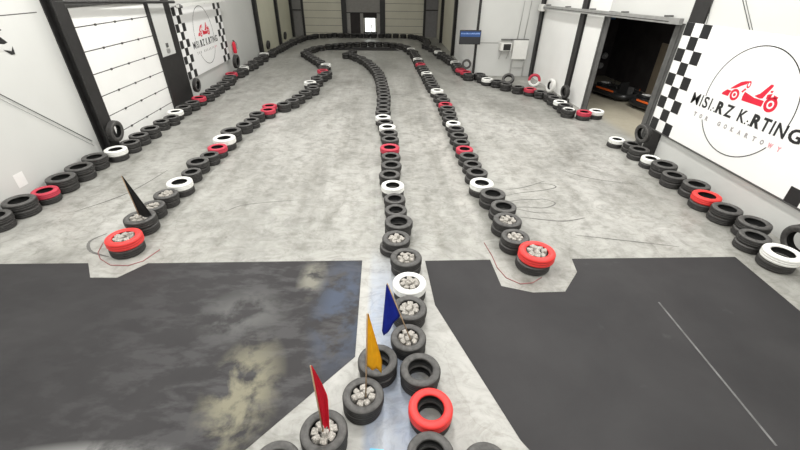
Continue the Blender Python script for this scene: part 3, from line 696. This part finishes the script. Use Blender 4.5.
# slanting brace rods on the walls
def rod(p0, p1, r, lab, cat='rod', mat='cable_black', name='brace_rod'):
    bm = bmesh.new(); tube(bm, [p0, p1], r, 6); tag(obj(name, bm, M[mat], None, True), lab, cat)
rod((XL+.02, 7.3, 2.6), (XL+.02, 9.68, .46), .008, 'thin black rod slanting down the left wall to the black column, upper of two')
rod((XL+.02, 7.3, 2.48), (XL+.02, 9.68, .34), .004, 'thin grey rod slanting down the left wall to the black column, lower of two', 'rod', 'grey_metal')
rod((XR-.01, 9.02, 3.85), (XR-.01, 8.44, 3.26), .007, 'thin black rod slanting above the right banner, nearer of two', 'rod')
rod((XR-.01, 8.94, 3.85), (XR-.01, 8.37, 3.26), .005, 'thin black rod slanting above the right banner, second of two', 'rod')
rod((XR-.02, 9.78, 3.85), (XR-.02, 9.66, 3.26), .006, 'thin grey rod above the checks of the right banner', 'rod', 'grey_metal')
rod((XR-.01, 10.3, .1), (XR-.01, 9.9, .64), .006, 'thin grey rod slanting below the checks of the right banner', 'rod', 'grey_metal')
# fire extinguisher on the left wall
t = empty('fire_extinguisher', (XL+.12, 20.9, .85), 'red fire extinguisher hanging on the left wall past the banner', 'extinguisher')
bm = bmesh.new(); lathe(bm, [(0, 0), (.08, .01), (.085, .06), (.085, .42), (.06, .5), (.025, .53), (0, .53)], 20); obj('cylinder_body', bm, M['red_print'], t, True)
bm = bmesh.new(); box(bm, -.02, .02, -.02, .1, .53, .56); box(bm, -.02, .02, -.02, .02, .5, .6); obj('valve', bm, M['black_metal'], t)
bm = bmesh.new(); tube(bm, [(.03, .02, .55), (.11, .03, .45), (.11, .02, .2)], .012, 6); obj('hose', bm, M['plastic_black'], t, True)
obj('wall_bracket', bx(-.12, -.08, -.05, .05, .15, .4), M['galv'], t)

# ------------------------------------------------------------------ right side fittings
# doorway frame and track
D3 = empty('door_3', (XR, 12.4, 0), None, None, kind='structure')
for y0, y1 in ((YD0-.26, YD0+.02), (YD1-.02, YD1+.16)):
    bm = bmesh.new(); box(bm, -.05, .085, y0, y1, 0, ZD); box(bm, -.08, -.05, y0+.05, y0+.09, 0, ZD)
    bmesh.ops.translate(bm, vec=(0, -12.4, 0), verts=bm.verts[:]); obj('door_jamb', bm, M['grey_metal'], D3)
obj('door_header', bx(-.03, .085, YD0-12.4, YD1-12.4, ZD-.02, ZD+.06), M['grey_metal'], D3)
t = empty('sliding_door_track', (XR-.18, 10.3, 3.22), 'long grey horizontal track above the dark doorway', 'track')
def tilt(bm):
    for v in bm.verts: v.co.z += -.018*v.co.y
    return bm
bm = bmesh.new(); box(bm, -.05, .05, 0, 9.8, -.04, .1); obj('track_bar', tilt(bm), M['galv'], t)
bm = bmesh.new(); box(bm, -.055, -.05, .4, 9.8, .0, .02); obj('track_slot', tilt(bm), M['seam'], t)
for k in range(5):
    bm = bx(-.03, .17, .6+k*2.1, .68+k*2.1, .1, .14); obj('track_bracket', tilt(bm), M['grey_metal'], t)
bm = bevel(bx(-.12, .06, 9.3, 9.75, -.14, .14), .03); obj('track_motor', tilt(bm), M['white_metal'], t)
# screen
t = empty('wall_screen', (4.05, 19.85, 1.52), 'black flat screen with a blue picture on a post by the white wall', 'screen')
obj('screen_case', bevel(bx(-.50, .50, 0, .07, -.03, .58), .012), M['plastic_black'], t)
sp = obj('screen_picture', bx(-.47, .47, -.004, 0, .0, .55), M['screen_dark'], t)
obj('blue_band', bx(-.47, .47, -.007, -.004, .30, .52), M['screen_blue'], sp)
bm = bmesh.new()
for k in range(14):
    xx = -.43+k*.063; hh = random.uniform(.03, .07); box(bm, xx, xx+.045, -.0095, -.007, .41, .41+hh*.8)
obj('picture_text', bm, M['screen_text'], sp)
obj('mount_arm', bx(.2, .3, .07, .45, .2, .35), M['black_metal'], t)
# heater box with bracket and pipes
t = empty('wall_heater', (5.9, YJ, 1.2), 'small white fan unit with dark grille on a wall bracket', 'heater')
obj('unit_case', bevel(bx(-.32, .2, -.42, -.06, .02, .36), .02), M['white_metal'], t)
obj('grille', bx(-.2, .15, -.43, -.42, .05, .32), M['plastic_black'], t)
bm = bmesh.new(); box(bm, -.26, -.22, -.4, 0, -.02, .02); box(bm, .1, .14, -.4, 0, -.02, .02); tube(bm, [(-.24, -.38, 0), (-.24, -.01, -.4)], .015, 6); tube(bm, [(.12, -.38, 0), (.12, -.01, -.4)], .015, 6)
obj('wall_bracket', bm, M['galv'], t)
t = empty('wall_cabinet', (6.65, YJ, 0), 'white cabinet box on the wall with a grey stand beneath', 'cabinet')
obj('cabinet_body', bevel(bx(-.42, .30, -.22, 0, .82, 1.66), .012), M['white_metal'], t)
obj('cabinet_top', bx(-1.0, .32, -.12, 0, 1.66, 1.70), M['grey_metal'], t)
bm = bmesh.new(); box(bm, -.40, -.34, -.2, -.14, 0, .82); box(bm, .22, .28, -.2, -.14, 0, .82); box(bm, -.34, .22, -.19, -.15, .4, .44)
obj('stand', bm, M['galv'], t)
for dx, z1, lab in ((-.12, 3.3, 'thin grey vertical pipe above the white cabinet, left of two'), (.2, 3.3, 'thin grey vertical pipe above the white cabinet, right of two')):
    rod((6.55+dx, YJ-.04, 1.7), (6.62+dx, YJ-.04, z1), .014, lab, 'pipe', 'galv', 'pipe')
# side room: karts, wheels on the wall, blue sign
def kart(loc, rz, label):
    t = empty('go_kart', loc, label, 'kart', 'karts parked in the dark side room', rz)
    bm = bmesh.new()
    pts = []
    for k in range(33):
        a = 2*PI*k/32; c_, s_ = math.cos(a), math.sin(a)
        pts.append((.62*math.copysign(abs(c_)**.45, c_), .95*math.copysign(abs(s_)**.45, s_), .19))
    tube(bm, pts, .11, 10); obj('bumper', bm, M['plastic_black'], t, True)
    obj('floor_pan', bx(-.4, .4, -.75, .75, .06, .09), M['black_metal'], t)
    bm = bmesh.new(); prism(bm, [(-.34, .5), (.34, .5), (.24, .98), (-.24, .98)], .12, z0=.26); bevel(bm, .03)
    nf = obj('nose_fairing', bm, M['plastic_black'], t)
    obj('number_plate', bevel(bx(-.13, .13, .55, .85, .40, .42), .005), M['white_metal'], nf)
    for s_ in (-1, 1):
        bm = bmesh.new(); prism(bm, [(s_*.42, -.5), (s_*.66, -.5), (s_*.66, .5), (s_*.42, .4)][::s_], .18, z0=.2); bevel(bm, .04)
        sp_ = obj('side_pod', bm, M['plastic_black'], t)
        obj('orange_stripe', bx(s_*.675-.012, s_*.675+.012, -.5, .46, .30, .36), M['orange'], sp_)
        for yy, R, w in ((-.62, .14, .2), (.62, .13, .13)):
            bm = bmesh.new(); lathe(bm, [(R*.5, -w/2), (R*.9, -w/2), (R, -w*.35), (R, w*.35), (R*.9, w/2), (R*.5, w/2)], 20, True)
            bmesh.ops.rotate(bm, cent=(0, 0, 0), matrix=Matrix.Rotation(PI/2, 3, 'Y'), verts=bm.verts[:])
            bmesh.ops.translate(bm, vec=(s_*.52, yy, R), verts=bm.verts[:]); obj('wheel', bm, M['rubber'], t, True)
    bm = bmesh.new(); prism(bm, [(-.2, -.05), (.2, -.05), (.2, .28), (-.2, .28)], .06, z0=.1)
    box(bm, -.2, .2, -.35, -.27, .1, .62); box(bm, -.22, -.17, -.3, .2, .12, .34); box(bm, .17, .22, -.3, .2, .12, .34); bevel(bm, .02)
    obj('seat', bm, M['plastic_black'], t)
    bm = bmesh.new(); tube(bm, [(.15*math.cos(a*PI/8), .38+.06*math.sin(a*PI/8), .5+.13*math.sin(a*PI/8)) for a in range(17)], .014, 6)
    tube(bm, [(0, .38, .5), (0, .6, .2)], .015, 6); tube(bm, [(-.14, .38, .5), (.14, .38, .5)], .012, 6); obj('steering_wheel', bm, M['black_metal'], t, True)
    obj('engine', bevel(bx(.22, .42, -.45, -.1, .1, .42), .03), M['grey_metal'], t)
    return t
kart((9.75, 16.35, 0), .25, 'black go-kart with an orange stripe, farther inside the dark doorway')
kart((10.25, 14.15, 0), .2, 'black go-kart with an orange stripe, nearer inside the dark doorway')
for (x, z) in ((10.98, .49), (10.62, .45), (10.75, .88), (11.08, .95)):
    bm = bmesh.new(); lathe(bm, [(0, .02), (.07, .03), (.09, .05), (.13, .09), (.15, .07), (.155, 0), (.1, -.04), (0, -.04)], 20)
    bmesh.ops.rotate(bm, cent=(0, 0, 0), matrix=Matrix.Rotation(PI/2, 3, 'X'), verts=bm.verts[:])
    o = obj('kart_wheel', bm, M['grey_wheel'], None, True, (x, 20.558, z))
    tag(o, 'round grey kart wheel hung on the dark wall inside the doorway', 'wheel', 'kart wheels hung in the dark side room')
tag(obj('blue_sign', bx(-.14, .14, -.02, 0, -.18, .18), M['blue_sign'], loc=(11.0, 20.6, 2.74)), 'small blue sign high on the dark wall inside the doorway', 'sign')

# ------------------------------------------------------------------ back wall
def back_door(n, x0, x1, z1=3.4):
    d = empty(f'door_{n}', ((x0+x1)/2, YB, 0), None, None, kind='structure'); w = (x1-x0)/2
    bm = bmesh.new(); k = 0; z = .26
    while z < z1: box(bm, -w, w, -.06, 0, z+.012, min(z+.54, z1)-.012); z += .54
    box(bm, -w, w, -.06, 0, 0, .25)
    obj('door_leaf', bm, M['door_beige'], d); obj('panel_seams', bx(-w, w, -.05, 0, 0, z1), M['seam'], d)
    for s in (-1, 1): obj('door_jamb', bx(s*w-.09, s*w+.09, -.12, 0, 0, z1+.1), M['black_metal'], d)
back_door(5, -6.5, -3.3); back_door(6, 0.05, 3.35)
d = empty('door_7', (-1.65, YB, 0), None, None, kind='structure')
for x in (-1.48, 1.5): obj('door_frame', bx(x-.14, x+.14, -.18, 0, 0, 3.5), M['black_metal'], d)
obj('transom_panel', bx(-1.34, 1.36, -.08, 0, 1.78, 3.5), plain('grey_transom', (.26, .25, .235), .6, var=.08), d)
obj('transom_bar', bx(-1.34, 1.36, -.14, 0, 1.72, 1.78), M['black_metal'], d)
obj('dark_leaf', bx(-1.05, -.25, -.06, 0, 0, 1.72), M['dark_wall'], d)
for x0, x1 in ((-1.34, -1.05), (-.25, .0), (1.1, 1.36)): obj('grey_post', bx(x0, x1, -.08, 0, 0, 1.72), plain('grey_post_paint', (.30, .29, .275), .6), d)
obj('lower_panel', bx(0, 1.1, -.06, 0, 0, .36), M['dark_wall'], d); obj('upper_panel', bx(0, 1.1, -.06, 0, 1.38, 1.72), M['dark_wall'], d)
w = empty('window_1', (-1.1, YB, .87), None, None, kind='structure')
obj('window_pane', bx(-.41, .41, -.05, 0, -.5, .5), M['daylight'], w)
bm = bmesh.new(); box(bm, -.46, -.41, -.07, 0, -.55, .55); box(bm, .41, .46, -.07, 0, -.55, .55); box(bm, -.41, .41, -.07, 0, .5, .55); box(bm, -.41, .41, -.07, 0, -.55, -.5)
obj('window_frame', bm, M['black_metal'], w)
# plant silhouette before the lit window
t = empty('potted_plant', (-1.0, YB-.25, 0), 'small dark potted plant before the bright window at the back', 'plant')
bm = bmesh.new(); lathe(bm, [(0, 0), (.1, 0), (.13, .3), (.11, .3), (0, .27)], 16); obj('pot', bm, M['plastic_black'], t, True)
bm = bmesh.new(); tube(bm, [(0, 0, .28), (.01, 0, .9)], .03, 6)
obj('stem', bm, M['wood'], t, True)
bm = bmesh.new()
for k in range(22):
    a = k*2.4; e = .2+.05*(k % 5)
    p0 = Vector((0, 0, .62+.02*k)); p1 = p0+Vector((math.cos(a)*.26, math.sin(a)*.12, .12-.05*(k % 4))); sd_ = Vector((-math.sin(a), math.cos(a), .2))*.035
    mid = (p0+p1)/2+Vector((0, 0, .04))
    bm.faces.new([bm.verts.new(q) for q in (p0, mid+sd_, p1, mid-sd_)])
bmesh.ops.solidify(bm, geom=bm.faces[:], thickness=.004)
obj('foliage', bm, plain('dark_leaf', (.05, .07, .04), .6), t)
bm = bx(XJ-1.05, XJ-.02, YB-.06, YB, 0, 3.4)
struct('trim_back_right', bm, plain('grey_back_panel', (.22, .215, .22), .6, var=.08))
struct('trim_back_right_bar', bx(XJ-1.05, XJ-.02, YB-.1, YB-.06, 1.95, 2.03), M['black_metal'])
struct('trim_back_left', bx(XL, -6.62, YB-.06, YB, 0, 3.4), plain('grey_back_panel', (.22, .215, .205), .6, var=.08))
struct('trim_back_left_bar', bx(XL, -6.62, YB-.1, YB-.06, 1.85, 1.93), M['black_metal'])

# ------------------------------------------------------------------ lamps of the hall, plus one added to light the side room
def lamp(x, y, power, ln=1.6):
    t = empty('ceiling_lamp', (x, y, (H if x < 7 else 3.5)-.35), 'long white tube lamp hanging under the ceiling, out of view', 'lamp', 'hall ceiling lamps')
    obj('housing', bx(-.12, .12, -ln/2, ln/2, .03, .1), M['white_metal'], t)
    obj('tube', bx(-.06, .06, -ln/2, ln/2, 0, .03), M['lamp'], t)
    bm = bmesh.new(); tube(bm, [(0, -ln/3, .1), (0, -ln/3, .35)], .01, 6); tube(bm, [(0, ln/3, .1), (0, ln/3, .35)], .01, 6); obj('hanger', bm, M['galv'], t)
    li = bpy.data.lights.new('lamp_light', 'AREA'); li.shape = 'RECTANGLE'; li.size = .3; li.size_y = ln; li.energy = power; li.color = (1, .985, .95)
    lo = bpy.data.objects.new('lamp_light', li); COL.objects.link(lo); lo.parent = t; lo.location = (0, 0, -.02)
for y, pw in ((-3.2, 85), (.8, 145), (4.8, 165), (8.8, 165), (12.8, 145), (17, 105), (22, 72), (28, 48), (33, 22)):
    for x in (-5.3, 0, 5.3):
        if x > 4 and y > 19: continue
        lamp(x, y, pw)
lamp(9.0, 12.5, 110)  # added, unseen behind the lintel: brightens the side room floor and karts
wd = bpy.data.worlds.new('World'); sc.world = wd; wd.use_nodes = True
wd.node_tree.nodes['Background'].inputs[0].default_value = (.9, .95, 1, 1); wd.node_tree.nodes['Background'].inputs[1].default_value = .05

# ------------------------------------------------------------------ camera
cd = bpy.data.cameras.new('camera'); co = bpy.data.objects.new('camera', cd); COL.objects.link(co); sc.camera = co
cd.sensor_width = 36; cd.lens = 386.3/800*36; cd.clip_start = .05; cd.clip_end = 200
p, yw, ro = .56427, .045517, .016415
f = Vector((math.sin(yw)*math.cos(p), math.cos(yw)*math.cos(p), -math.sin(p)))
r0 = Vector((math.cos(yw), -math.sin(yw), 0)); u0 = r0.cross(f)
r1 = math.cos(ro)*r0 + math.sin(ro)*u0; u1 = -math.sin(ro)*r0 + math.cos(ro)*u0
co.matrix_world = Matrix(((r1.x, u1.x, -f.x, 0), (r1.y, u1.y, -f.y, 0), (r1.z, u1.z, -f.z, 4), (0, 0, 0, 1)))
sc.view_settings.view_transform = 'Standard'; sc.view_settings.look = 'None'; sc.view_settings.gamma = 1
sc.view_settings.use_curve_mapping = False; sc.view_settings.exposure = 0.0
